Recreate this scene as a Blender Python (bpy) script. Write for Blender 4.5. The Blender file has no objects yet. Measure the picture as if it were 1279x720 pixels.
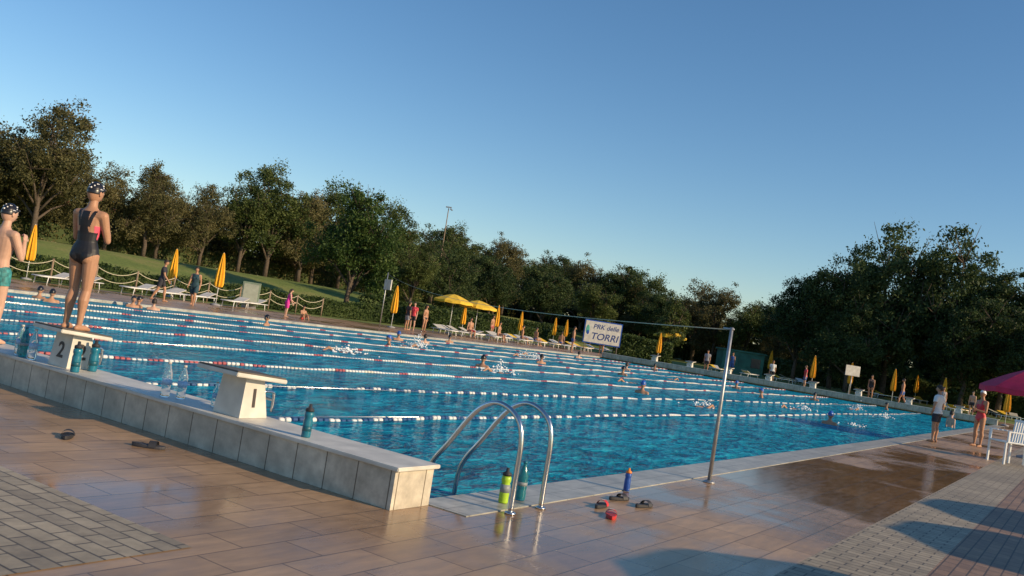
import bpy, bmesh, math, random
import numpy as np
from mathutils import Vector, Matrix
random.seed(7); RNG=np.random.default_rng(11)
SC=bpy.context.scene; COL=bpy.context.collection
# ------------------------------------------------------------------ materials
def new_mat(name):
    m=bpy.data.materials.new(name); m.use_nodes=True
    nt=m.node_tree; b=nt.nodes.get('Principled BSDF'); return m,nt,b
def simple(name,col,rough=.5,metal=0,var=.12,scale=6,bump=0,spec=None,trans=0,ior=None):
    m,nt,b=new_mat(name)
    b.inputs['Roughness'].default_value=rough; b.inputs['Metallic'].default_value=metal
    if ior: b.inputs['IOR'].default_value=ior
    if spec is not None: b.inputs['Specular IOR Level'].default_value=spec
    if trans: b.inputs['Transmission Weight'].default_value=trans
    tc=nt.nodes.new('ShaderNodeTexCoord'); n=nt.nodes.new('ShaderNodeTexNoise'); n.inputs['Scale'].default_value=scale; n.inputs['Detail'].default_value=4
    nt.links.new(tc.outputs['Object'],n.inputs['Vector'])
    r=nt.nodes.new('ShaderNodeValToRGB'); e=r.color_ramp.elements
    e[0].position=.3;e[1].position=.7
    e[0].color=tuple(c*(1-var) for c in col)+(1,); e[1].color=tuple(min(1,c*(1+var)) for c in col)+(1,)
    nt.links.new(n.outputs['Fac'],r.inputs['Fac']); nt.links.new(r.outputs['Color'],b.inputs['Base Color'])
    if bump:
        bp=nt.nodes.new('ShaderNodeBump'); bp.inputs['Strength'].default_value=bump; bp.inputs['Distance'].default_value=.01
        nt.links.new(n.outputs['Fac'],bp.inputs['Height']); nt.links.new(bp.outputs['Normal'],b.inputs['Normal'])
    return m
def N(nt,t,**k):
    n=nt.nodes.new(t)
    for a,b in k.items():
        if a in n.inputs.keys(): n.inputs[a].default_value=b
        else: setattr(n,a,b)
    return n
def ramp(nt,stops):
    r=nt.nodes.new('ShaderNodeValToRGB'); cr=r.color_ramp
    while len(cr.elements)<len(stops): cr.elements.new(.5)
    for e,(p,c) in zip(cr.elements,stops):
        e.position=p; e.color=(c[0],c[1],c[2],1) if isinstance(c,(tuple,list)) else (c,c,c,1)
    return r
def tiles(name,c1,c2,mortar,bw,rh,ms,rough_dry,wet=None,rot=0,offset=.5,streak=0,bias=0.0,vertical=False,stain=False):
    m,nt,b=new_mat(name); L=nt.links.new
    tc=N(nt,'ShaderNodeTexCoord'); mp=N(nt,'ShaderNodeMapping')
    mp.inputs['Rotation'].default_value=(0,0,rot) if not vertical else (math.pi/2,0,math.pi/2)
    L(tc.outputs['Object'],mp.inputs['Vector'])
    if vertical:
        sp=N(nt,'ShaderNodeSeparateXYZ'); cb=N(nt,'ShaderNodeCombineXYZ'); ad=N(nt,'ShaderNodeMath',operation='ADD')
        L(tc.outputs['Object'],sp.inputs[0]); L(sp.outputs['X'],ad.inputs[0]); L(sp.outputs['Y'],ad.inputs[1]); L(ad.outputs[0],cb.inputs['X']); L(sp.outputs['Z'],cb.inputs['Y']); vec=cb.outputs[0]
    else: vec=mp.outputs[0]
    br=N(nt,'ShaderNodeTexBrick'); br.offset=offset; br.inputs['Scale'].default_value=1
    br.inputs['Brick Width'].default_value=bw; br.inputs['Row Height'].default_value=rh; br.inputs['Mortar Size'].default_value=ms; br.inputs['Mortar Smooth'].default_value=.2; br.inputs['Bias'].default_value=bias
    br.inputs['Color1'].default_value=(*c1,1); br.inputs['Color2'].default_value=(*c2,1); br.inputs['Mortar'].default_value=(*mortar,1)
    L(vec,br.inputs['Vector'])
    n1=N(nt,'ShaderNodeTexNoise'); n1.inputs['Scale'].default_value=.55 if not stain else 2.2; n1.inputs['Detail'].default_value=6; n1.inputs['Roughness'].default_value=.6; L(tc.outputs['Object'],n1.inputs['Vector'])
    n2=N(nt,'ShaderNodeTexNoise'); n2.inputs['Scale'].default_value=9; n2.inputs['Detail'].default_value=7; n2.inputs['Roughness'].default_value=.65
    mp2=N(nt,'ShaderNodeMapping'); mp2.inputs['Scale'].default_value=(.35,1.6,1) if streak else (1,1,1); L(tc.outputs['Object'],mp2.inputs['Vector']); L(mp2.outputs[0],n2.inputs['Vector'])
    r2=ramp(nt,[(.25,.62),(.75,1.2)]); L(n2.outputs['Fac'],r2.inputs['Fac'])
    mu=N(nt,'ShaderNodeMixRGB',blend_type='MULTIPLY'); mu.inputs['Fac'].default_value=.8; L(br.outputs['Color'],mu.inputs[1]); L(r2.outputs[0],mu.inputs[2])
    r1=ramp(nt,[(.3,.70),(.7,1.12)]); L(n1.outputs['Fac'],r1.inputs['Fac'])
    mu2=N(nt,'ShaderNodeMixRGB',blend_type='MULTIPLY'); mu2.inputs['Fac'].default_value=1; L(mu.outputs[0],mu2.inputs[1]); L(r1.outputs[0],mu2.inputs[2])
    col=mu2.outputs[0]
    bp=N(nt,'ShaderNodeBump'); bp.inputs['Strength'].default_value=.35; bp.inputs['Distance'].default_value=.004
    inv=N(nt,'ShaderNodeMath',operation='MULTIPLY_ADD'); inv.inputs[1].default_value=-1.; inv.inputs[2].default_value=1; L(br.outputs['Fac'],inv.inputs[0])
    add=N(nt,'ShaderNodeMath',operation='MULTIPLY_ADD'); add.inputs[1].default_value=.35; L(n2.outputs['Fac'],add.inputs[0]); L(inv.outputs[0],add.inputs[2])
    L(add.outputs[0],bp.inputs['Height'])
    if wet:
        nw=N(nt,'ShaderNodeTexNoise'); nw.inputs['Scale'].default_value=.42; nw.inputs['Detail'].default_value=5; nw.inputs['Roughness'].default_value=.58; nw.inputs['Distortion'].default_value=.4; L(tc.outputs['Object'],nw.inputs['Vector'])
        vm=N(nt,'ShaderNodeVectorMath',operation='DISTANCE')
        ms_=N(nt,'ShaderNodeMapping'); ms_.inputs['Scale'].default_value=(1,1.7,1); L(tc.outputs['Object'],ms_.inputs['Vector']); vm.inputs[1].default_value=(8.8,-3.2,0); L(ms_.outputs[0],vm.inputs[0])
        md=N(nt,'ShaderNodeMapRange'); md.inputs['From Min'].default_value=1.0; md.inputs['From Max'].default_value=5.5; md.inputs['To Min'].default_value=.2; md.inputs['To Max'].default_value=0; L(vm.outputs['Value'],md.inputs['Value'])
        ad2=N(nt,'ShaderNodeMath',operation='ADD'); L(nw.outputs['Fac'],ad2.inputs[0]); L(md.outputs[0],ad2.inputs[1])
        rw=ramp(nt,[(wet-.05,0.),(wet+.02,.4),(wet+.12,1.)]); L(ad2.outputs[0],rw.inputs['Fac'])
        dk=N(nt,'ShaderNodeMixRGB',blend_type='MULTIPLY'); dk.inputs[2].default_value=(.60,.52,.44,1); L(rw.outputs[0],dk.inputs['Fac']); L(col,dk.inputs[1]); col=dk.outputs[0]
        rr=N(nt,'ShaderNodeMapRange'); rr.inputs['To Min'].default_value=rough_dry; rr.inputs['To Max'].default_value=.05; L(rw.outputs[0],rr.inputs['Value'])
        rn=N(nt,'ShaderNodeMath',operation='MULTIPLY_ADD'); rn.inputs[1].default_value=.14; L(n2.outputs['Fac'],rn.inputs[0]); L(rr.outputs[0],rn.inputs[2])
        L(rn.outputs[0],b.inputs['Roughness'])
        bs=N(nt,'ShaderNodeMapRange'); bs.inputs['To Min'].default_value=.45; bs.inputs['To Max'].default_value=.2; L(rw.outputs[0],bs.inputs['Value']); L(bs.outputs[0],bp.inputs['Strength'])
    else: b.inputs['Roughness'].default_value=rough_dry
    L(col,b.inputs['Base Color']); L(bp.outputs[0],b.inputs['Normal'])
    return m
def leafmat(name,dark,mid,light,scale=.5,trans=.3):
    m,nt,b=new_mat(name); L=nt.links.new
    tc=N(nt,'ShaderNodeTexCoord'); n=N(nt,'ShaderNodeTexNoise'); n.inputs['Scale'].default_value=scale; n.inputs['Detail'].default_value=3; L(tc.outputs['Object'],n.inputs['Vector'])
    g=N(nt,'ShaderNodeNewGeometry'); oi=N(nt,'ShaderNodeObjectInfo')
    mx=N(nt,'ShaderNodeMath',operation='MULTIPLY_ADD'); mx.inputs[1].default_value=.40; L(g.outputs['Random Per Island'],mx.inputs[0])
    s=N(nt,'ShaderNodeMath',operation='SUBTRACT'); s.inputs[1].default_value=.30; L(n.outputs['Fac'],s.inputs[0]); 
    s2=N(nt,'ShaderNodeMath',operation='MULTIPLY_ADD'); s2.inputs[1].default_value=.22; L(oi.outputs['Random'],s2.inputs[0]); L(s.outputs[0],s2.inputs[2]); L(s2.outputs[0],mx.inputs[2])
    r=ramp(nt,[(.25,dark),(.5,mid),(.8,light)]); L(mx.outputs[0],r.inputs['Fac']); L(r.outputs[0],b.inputs['Base Color'])
    b.inputs['Roughness'].default_value=.6; b.inputs['Specular IOR Level'].default_value=.25
    tr=N(nt,'ShaderNodeBsdfTranslucent'); L(r.outputs[0],tr.inputs['Color'])
    ms=N(nt,'ShaderNodeMixShader'); ms.inputs[0].default_value=trans; L(b.outputs[0],ms.inputs[1]); L(tr.outputs[0],ms.inputs[2])
    L(ms.outputs[0],nt.nodes['Material Output'].inputs['Surface']); return m
# ------------------------------------------------------------------ builder
class B:
    def __init__(s): s.v=[];s.f=[];s.m=[];s.s=[];s.mats=[]
    def mi(s,mat):
        if mat not in s.mats: s.mats.append(mat)
        return s.mats.index(mat)
    def add(s,v,f,mat,smooth=False):
        o=len(s.v); s.v+= [tuple(x) for x in v]; i=s.mi(mat)
        for q in f: s.f.append(tuple(o+k for k in q)); s.m.append(i); s.s.append(smooth)
    def box(s,c,d,mat,R=None,bev=0.0):
        x,y,z=[k/2 for k in d]
        if bev>0:
            bm=bmesh.new(); bmesh.ops.create_cube(bm,size=1)
            for v in bm.verts: v.co=Vector((v.co.x*d[0],v.co.y*d[1],v.co.z*d[2]))
            bmesh.ops.bevel(bm,geom=bm.edges[:],offset=bev,segments=2,affect='EDGES'); bm.verts.ensure_lookup_table()
            v=[w.co.copy() for w in bm.verts]; f=[[w.index for w in q.verts] for q in bm.faces]; bm.free()
        else:
            v=[Vector((a*x,b*y,e*z)) for a in(-1,1) for b in(-1,1) for e in(-1,1)]
            f=[(0,1,3,2),(4,6,7,5),(0,4,5,1),(2,3,7,6),(0,2,6,4),(1,5,7,3)]
        c=Vector(c); v=[(R@w if R else w)+c for w in v]; s.add(v,f,mat)
    def rings(s,rings,mat,smooth=True,cap=True):
        n=len(rings[0]); v=[p for r in rings for p in r]; f=[]
        for i in range(len(rings)-1):
            for k in range(n): f.append((i*n+k,i*n+(k+1)%n,(i+1)*n+(k+1)%n,(i+1)*n+k))
        if cap:
            f.append(tuple(reversed(range(n)))); f.append(tuple(range((len(rings)-1)*n,len(rings)*n)))
        s.add(v,f,mat,smooth)
    def tube(s,pts,rad,mat,n=10,round_=False,smooth=True):
        pts=[Vector(p) for p in pts]
        if not isinstance(rad,(list,tuple)): rad=[rad]*len(pts)
        rad=list(rad)
        if round_:
            d0=(pts[0]-pts[1]).normalized(); d1=(pts[-1]-pts[-2]).normalized(); r0,r1=rad[0],rad[-1]
            pre=[(pts[0]+d0*r0*.98,r0*.15),(pts[0]+d0*r0*.7,r0*.7)]; post=[(pts[-1]+d1*r1*.7,r1*.7),(pts[-1]+d1*r1*.98,r1*.15)]
            pts=[p for p,_ in pre]+pts+[p for p,_ in post]; rad=[r for _,r in pre]+rad+[r for _,r in post]
        rr=[]; u=None
        for i,p in enumerate(pts):
            d=(pts[min(i+1,len(pts)-1)]-pts[max(i-1,0)]).normalized()
            if u is None: u=d.orthogonal().normalized()
            u=(u-d*u.dot(d)).normalized(); w=d.cross(u)
            rr.append([p+(u*math.cos(a)+w*math.sin(a))*rad[i] for a in [2*math.pi*k/n for k in range(n)]])
        s.rings(rr,mat,smooth)
    def sphere(s,c,r,mat,R=None,nu=12,nv=8,fn=None):
        rr=[];c=Vector(c)
        for i in range(nv+1):
            th=math.pi*(i+ (0.02 if i==0 else (-.02 if i==nv else 0)))/nv
            ring=[]
            for k in range(nu):
                a=2*math.pi*k/nu; w=Vector((math.sin(th)*math.cos(a)*r[0],math.sin(th)*math.sin(a)*r[1],-math.cos(th)*r[2]))
                if fn: w=fn(w)
                ring.append((R@w if R else w)+c)
            rr.append(ring)
        s.rings(rr,mat,True)
    def lathe(s,prof,c,mat,n=16,smooth=True,star=None):
        rr=[]
        for r,z in prof:
            ring=[]
            for k in range(n):
                a=2*math.pi*k/n; q=r*(1 if not star else (1+star*(1 if k%2 else -1)))
                ring.append(Vector((c[0]+q*math.cos(a),c[1]+q*math.sin(a),c[2]+z)))
            rr.append(ring)
        s.rings(rr,mat,smooth)
    def mesh(s,name):
        me=bpy.data.meshes.new(name); me.from_pydata(s.v,[],s.f)
        for m in s.mats: me.materials.append(m)
        me.polygons.foreach_set('material_index',s.m); me.polygons.foreach_set('use_smooth',s.s); me.update(); return me
    def obj(s,name,loc=(0,0,0),rz=0,sc=1):
        return place(s.mesh(name),name,loc,rz,sc)
def place(me,name,loc=(0,0,0),rz=0,sc=1,parent=None):
    o=bpy.data.objects.new(name,me); COL.objects.link(o); o.location=loc; o.rotation_euler=(0,0,rz)
    o.scale=(sc,sc,sc) if not isinstance(sc,tuple) else sc
    if parent: o.parent=parent
    return o
def text(body,size,mat,parent,loc,rot,name='lettering',ext=.002,shear=0,bold=0):
    c=bpy.data.curves.new(name,'FONT'); c.body=body; c.size=size; c.extrude=ext; c.align_x='CENTER'; c.align_y='CENTER'; c.shear=shear; c.offset=bold; c.materials.append(mat)
    o=bpy.data.objects.new(name,c); COL.objects.link(o); o.parent=parent; o.location=loc; o.rotation_euler=rot; return o
def smooth_pts(P,k=4):
    P=[Vector(p) for p in P]; out=[]
    for i in range(len(P)-1):
        a=P[max(i-1,0)];b=P[i];c=P[i+1];d=P[min(i+2,len(P)-1)]
        for j in range(k):
            t=j/k; out.append(.5*((2*b)+(c-a)*t+(2*a-5*b+4*c-d)*t*t+(3*b-a-3*c+d)*t**3))
    out.append(P[-1]); return out
# ------------------------------------------------------------------ palette
white=simple('white_paint',(.62,.59,.52),.45,var=.16,scale=5)
plastic=simple('white_plastic',(.8,.8,.78),.35,var=.03)
steel=simple('stainless_steel',(.62,.62,.62),.22,1,var=.08,scale=20)
galv=simple('galvanised_pole',(.42,.42,.42),.45,.8,var=.2,scale=12)
yellow=simple('yellow_canvas',(.80,.40,.02),.8,var=.12,scale=5)
yellow2=simple('light_yellow_canvas',(.78,.50,.04),.8,var=.1,scale=5)
magenta=simple('magenta_canvas',(.50,.015,.07),.7,var=.15,scale=5)
dark=simple('dark_rubber',(.03,.03,.035),.6,var=.2)
red=simple('red_rubber',(.55,.03,.03),.45)
navy=simple('navy_letters',(.02,.05,.2),.5)
blackp=simple('number_paint',(.05,.04,.035),.6)
bluef=simple('blue_float',(.03,.08,.20),.4)
redf=simple('red_float',(.42,.10,.10),.4)
whitef=simple('white_float',(.74,.72,.68),.4,var=.08)
yelf=simple('pale_yellow_float',(.68,.62,.50),.4)
bark=simple('bark',(.10,.075,.055),.9,var=.35,scale=8,bump=.6)
wood=simple('weathered_wood',(.25,.18,.12),.8,var=.25,scale=10)
padm=simple('block_top_rubber',(.10,.085,.07),.7,var=.3,scale=10)
ropem=simple('hemp_rope',(.55,.5,.36),.9,var=.15,scale=30)
# ------------------------------------------------------------------ ground
def gz(t):
    if t<36: return 0.
    if t<54: k=(t-36)/18; return 1.9*(k*k*(3-2*k))
    return 1.9
grass,nt,b=new_mat('lawn_grass'); L=nt.links.new
tc=N(nt,'ShaderNodeTexCoord'); n=N(nt,'ShaderNodeTexNoise'); n.inputs['Scale'].default_value=.25; n.inputs['Detail'].default_value=8; n.inputs['Roughness'].default_value=.7; L(tc.outputs['Object'],n.inputs['Vector'])
n3=N(nt,'ShaderNodeTexNoise'); n3.inputs['Scale'].default_value=6; n3.inputs['Detail'].default_value=4; L(tc.outputs['Object'],n3.inputs['Vector'])
r=ramp(nt,[(.3,(.10,.15,.025)),(.5,(.16,.21,.04)),(.72,(.27,.25,.08))]); L(n.outputs['Fac'],r.inputs['Fac'])
mm=N(nt,'ShaderNodeMixRGB',blend_type='MULTIPLY'); mm.inputs['Fac'].default_value=.6; r3=ramp(nt,[(.3,.6),(.7,1.3)]); L(n3.outputs['Fac'],r3.inputs['Fac']); L(r.outputs[0],mm.inputs[1]); L(r3.outputs[0],mm.inputs[2]); L(mm.outputs[0],b.inputs['Base Color'])
b.inputs['Roughness'].default_value=.9; bp=N(nt,'ShaderNodeBump'); bp.inputs['Strength'].default_value=.8; bp.inputs['Distance'].default_value=.05; L(n3.outputs['Fac'],bp.inputs['Height']); L(bp.outputs[0],b.inputs['Normal'])
ss=[-1500,-200,-40,.45,50,70,100,200,1500]; ts=[-1500,-200,-40,-.22,23.7]+[36+1.5*i for i in range(13)]+[60,100,300,1500]
bg=B(); idx={}; v=[];f=[]
for i,s_ in enumerate(ss):
    for j,t_ in enumerate(ts): idx[i,j]=len(v); v.append((s_,t_,gz(t_)))
for i in range(len(ss)-1):
    for j in range(len(ts)-1):
        if ss[i]==.45 and ts[j]==-.22: continue
        f.append((idx[i,j],idx[i+1,j],idx[i+1,j+1],idx[i,j+1]))
bg.add(v,f,grass,True); bg.obj('ground')
tan=tiles('wet_terracotta_tiles',(.55,.36,.205),(.43,.275,.155),(.21,.135,.08),.62,.31,.006,.36,wet=.50,streak=1)
pav=tiles('grey_beige_pavers',(.46,.385,.27),(.33,.275,.195),(.13,.11,.085),.22,.11,.007,.6,rot=math.pi/2)
pavr=tiles('reddish_pavers',(.36,.225,.14),(.25,.16,.11),(.10,.075,.06),.22,.11,.007,.6)
def sheet(name,rects,mat,z):
    q=B()
    for a,b_,c,d in rects: q.add([(a,c,z),(b_,c,z),(b_,d,z),(a,d,z)],[(0,1,2,3)],mat)
    return q.obj(name)
sheet('tiled_pool_deck',[(-14,60,-2.72,-.72),(-14,0,-.72,32),(0,.45,-.72,-.345),(0,50.95,24.2,32),(50.95,60,-.72,32)],tan,.004)
sheet('grey_paver_strip',[(-14,60,-3.5,-2.72)],pav,.004)
sheet('red_paver_terrace',[(-14,60,-14,-3.5)],pavr,.004)
sheet('grey_paver_area',[(-6,-1.8,-.5,14)],pav,.008)
sheet('red_paver_band',[(-3.4,-2.55,.35,14)],pavr,.012)
# ------------------------------------------------------------------ pool
wallt=tiles('beige_wall_tiles',(.62,.56,.45),(.54,.48,.38),(.18,.15,.11),.32,.60,.006,.4,vertical=True,offset=0,stain=True)
copem=tiles('light_coping_stone',(.50,.48,.42),(.44,.42,.37),(.26,.24,.21),.5,.5,.006,.35,rot=0,offset=0,stain=True)
poolt=tiles('pool_blue_tiles',(.25,.55,.68),(.2,.5,.65),(.3,.5,.55),.25,.25,.006,.3,vertical=True,offset=0)
pw=B()
pw.box((.225,11.75,-.86),(.45,24.22,2.29),wallt)
pw.obj('pool_starting_wall')
q=B(); q.box((.225,11.75,.305),(.50,24.30,.03),white,bev=.006); o=q.obj('wall_capping'); o.parent=bpy.data.objects['pool_starting_wall']
pw=B(); pw.box((50.725,11.75,-.86),(.45,24.18,2.29),wallt); pw.box((50.725,11.75,.305),(.5,24.3,.03),white,bev=.006); pw.obj('pool_turning_wall')
cp=B()
cp.box((25.475,-.47,-.44),(50.05,.5,.90),copem,bev=.01)
cp.box((25.475,23.95,-.44),(50.05,.5,.90),copem,bev=.01)
cp.obj('pool_coping')
gr=B()
gr.box((25.475,-.225,-.1),(50.0,.012,.16),poolt)
gr.obj('pool_waterline_tiles')
water,nt,b=new_mat('pool_water'); L=nt.links.new
tc=N(nt,'ShaderNodeTexCoord')
mpw=N(nt,'ShaderNodeMapping'); mpw.inputs['Rotation'].default_value=(0,0,math.radians(25)); mpw.inputs['Scale'].default_value=(1,1.7,1); L(tc.outputs['Object'],mpw.inputs['Vector'])
nA=N(nt,'ShaderNodeTexNoise'); nA.inputs['Scale'].default_value=1.5; nA.inputs['Detail'].default_value=3; nA.inputs['Distortion'].default_value=.6; L(mpw.outputs[0],nA.inputs['Vector'])
nB=N(nt,'ShaderNodeTexNoise'); nB.inputs['Scale'].default_value=6.5; nB.inputs['Detail'].default_value=3; nB.inputs['Distortion'].default_value=.8; L(mpw.outputs[0],nB.inputs['Vector'])
nC=N(nt,'ShaderNodeTexNoise'); nC.inputs['Scale'].default_value=.18; nC.inputs['Detail'].default_value=3; L(tc.outputs['Object'],nC.inputs['Vector'])
mxh=N(nt,'ShaderNodeMath',operation='MULTIPLY_ADD'); mxh.inputs[1].default_value=.30; L(nB.outputs['Fac'],mxh.inputs[0]); L(nA.outputs['Fac'],mxh.inputs[2])
bp=N(nt,'ShaderNodeBump'); bp.inputs['Strength'].default_value=1; bp.inputs['Distance'].default_value=.30; L(mxh.outputs[0],bp.inputs['Height'])
rw=ramp(nt,[(.38,(.0,.125,.21)),(.52,(.004,.25,.39)),(.70,(.03,.50,.66))]);  # caustic-like play of light put into the base colour, following the ripple noise
mc=N(nt,'ShaderNodeMath',operation='MULTIPLY_ADD'); mc.inputs[1].default_value=.4; L(nB.outputs['Fac'],mc.inputs[0])
ms_=N(nt,'ShaderNodeMath',operation='MULTIPLY'); ms_.inputs[1].default_value=.62; L(nA.outputs['Fac'],ms_.inputs[0]); L(ms_.outputs[0],mc.inputs[2]); L(mc.outputs[0],rw.inputs['Fac'])
rC=ramp(nt,[(.3,.82),(.7,1.18)]); L(nC.outputs['Fac'],rC.inputs['Fac']); mC=N(nt,'ShaderNodeMixRGB',blend_type='MULTIPLY'); mC.inputs['Fac'].default_value=1; L(rw.outputs[0],mC.inputs[1]); L(rC.outputs[0],mC.inputs[2])
df=N(nt,'ShaderNodeBsdfDiffuse'); L(mC.outputs[0],df.inputs['Color']); L(bp.outputs[0],df.inputs['Normal'])
gl=N(nt,'ShaderNodeBsdfGlossy'); gl.inputs['Roughness'].default_value=.07; gl.inputs['Color'].default_value=(.80,.93,1,1); L(bp.outputs[0],gl.inputs['Normal'])
fr=N(nt,'ShaderNodeFresnel'); fr.inputs['IOR'].default_value=1.33; L(bp.outputs[0],fr.inputs['Normal'])
fm=N(nt,'ShaderNodeMath',operation='MULTIPLY'); fm.inputs[1].default_value=.75; L(fr.outputs[0],fm.inputs[0]); fn_=N(nt,'ShaderNodeMath',operation='MINIMUM'); fn_.inputs[1].default_value=.34; L(fm.outputs[0],fn_.inputs[0])
mxs=N(nt,'ShaderNodeMixShader'); L(fn_.outputs[0],mxs.inputs[0]); L(df.outputs[0],mxs.inputs[1]); L(gl.outputs[0],mxs.inputs[2]); L(mxs.outputs[0],nt.nodes['Material Output'].inputs['Surface']); nt.nodes.remove(b)
q=B(); q.add([(.45,-.22,-.08),(50.5,-.22,-.08),(50.5,23.7,-.08),(.45,23.7,-.08)],[(0,1,2,3)],water); q.obj('pool_water')
# lane ropes
def lane(t,c1,c2):
    q=B(); s_=.5; k=0; n=8
    while s_<50.2:
        r=.031; ln=.080
        blk=int((s_-.5)/.30)
        if c1 is redf and 6<s_<44: col=[whitef,yelf,whitef,whitef,whitef,redf,whitef][blk%7]
        elif c1 is bluef: col=[c1,c2][int((s_-.5)/.2)%2] if s_<14 or s_>40 else [whitef,whitef,c1][blk%3]
        else: col=[c1,c2][blk%2]
        z=-.074+.010*math.sin(s_*2.1+t)+.006*math.sin(s_*5+2*t); yy=t+.06*math.sin(s_*.35+t)+.02*math.sin(s_*1.3)
        ring=[]
        for (ds,rr) in ((0,.02),(.008,r),(ln-.008,r),(ln,.02)):
            ring.append([(s_+ds,yy+rr*math.cos(2*math.pi*j/n),z+rr*math.sin(2*math.pi*j/n)) for j in range(n)])
        q.rings([[Vector(p) for p in rg] for rg in ring],col,False)
        s_+=.10
    q.tube([(.45,t,-.03),(10,t,-.075),(50.5,t,-.05)],.006,steel,6)
    q.obj('lane_rope')
for t,c in ((3.35,bluef),(5.8,bluef),(8.4,redf),(11.0,redf),(13.6,redf),(16.2,redf),(18.8,redf),(21.3,redf)): lane(t,c,whitef)
# starting blocks
def block(t,num,s_=.22,flip=False,both=False):
    q=B(); 
    hb=.33
    v=[(-.13,-.17,0),(.17,-.17,0),(.17,.17,0),(-.13,.17,0),(-.10,-.15,hb),(.10,-.15,hb+.0),(.10,.15,hb),(-.10,.15,hb)]
    q.add(v,[(0,3,2,1),(4,5,6,7),(0,1,5,4),(1,2,6,5),(2,3,7,6),(3,0,4,7)],white)
    R=Matrix.Rotation(math.radians(5),3,'Y')
    q.box((-.02,0,hb+.022),(.56,.52,.035),white,R,bev=.006)
    q.box((-.02,0,hb+.046),(.54,.50,.014),padm,R,bev=.003)
    for y in(-.13,.13): q.tube(smooth_pts([(.12,y,.22),(.22,y,.22),(.25,y,.19),(.25,y,.05)],3),.013,steel,8)
    q.tube([(.25,-.13,.15),(.25,.13,.15)],.013,steel,8)
    o=q.obj('starting_block',(s_,t,.322),math.pi if flip else 0)
    tl=math.atan2(.02,.33)
    text(num,.22,blackp,o,(0.005,-.1635,.16),(math.pi/2-tl,0,0),'block_number',bold=.004)
    if both: text(num,.22,blackp,o,(-.1185,0,.16),(math.pi/2-math.atan2(.03,.33),0,-math.pi/2),'block_number',bold=.004)
    return o
block(1.62,'1'); block(4.2,'2',both=True); 
for i,t in enumerate((6.95,9.6,12.3,14.9,17.5,20.0)): block(t,str(i+3),both=True)
for i,t in enumerate((1.62,4.2,6.95,9.6,12.3,14.9,17.5,20.0)): block(t,str(8-i),50.72,True)
# ladder
q=B()
prof=smooth_pts([(0,-.8,0),(0,-.8,.3),(0,-.8,.55),(0,-.76,.70),(0,-.66,.79),(0,-.53,.82),(0,-.40,.77),(0,-.28,.65),(0,-.12,.42),(0,-.0,.26),(0,.06,.1),(0,.07,-.2),(0,.07,-.9)],4)
for s_ in(.92,1.38):
    q.tube([(s_,p.y,p.z) for p in prof],.021,steel,14); q.lathe([(.045,0),(.045,.012),(.022,.02)],(s_,-.8,.006),steel,16)
for z in(-.25,-.5,-.75): q.box((1.15,.07,z),(.46,.08,.03),steel,bev=.005)
q.obj('pool_ladder')
# false start pole and rope
q=B(); q.tube([(5,-.9,0),(5,-.9,.9),(5,-.9,1.80)],[.024,.021,.019],galv,12); q.lathe([(.07,0),(.07,.01),(.03,.03)],(5,-.9,.005),galv,14); q.tube([(5,-.93,1.78),(5,-.80,1.78)],.012,galv,8); q.obj('flag_pole_post')
q=B(); q.tube([(31.5,27.5,0),(31.5,27.5,3.0)],[.03,.025],galv,8); q.box((31.4,27.3,2.35),(.06,1.0,.55),white,Matrix.Rotation(-.5,3,'Z')); q.obj('flag_pole_post')
q=B(); P=[Vector((5,-.85,1.77)).lerp(Vector((31.5,27.5,2.9)),k/24)-Vector((0,0,.42*4*(k/24)*(1-k/24))) for k in range(25)]; q.tube(P,.006,ropem,5); q.obj('false_start_rope')
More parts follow.
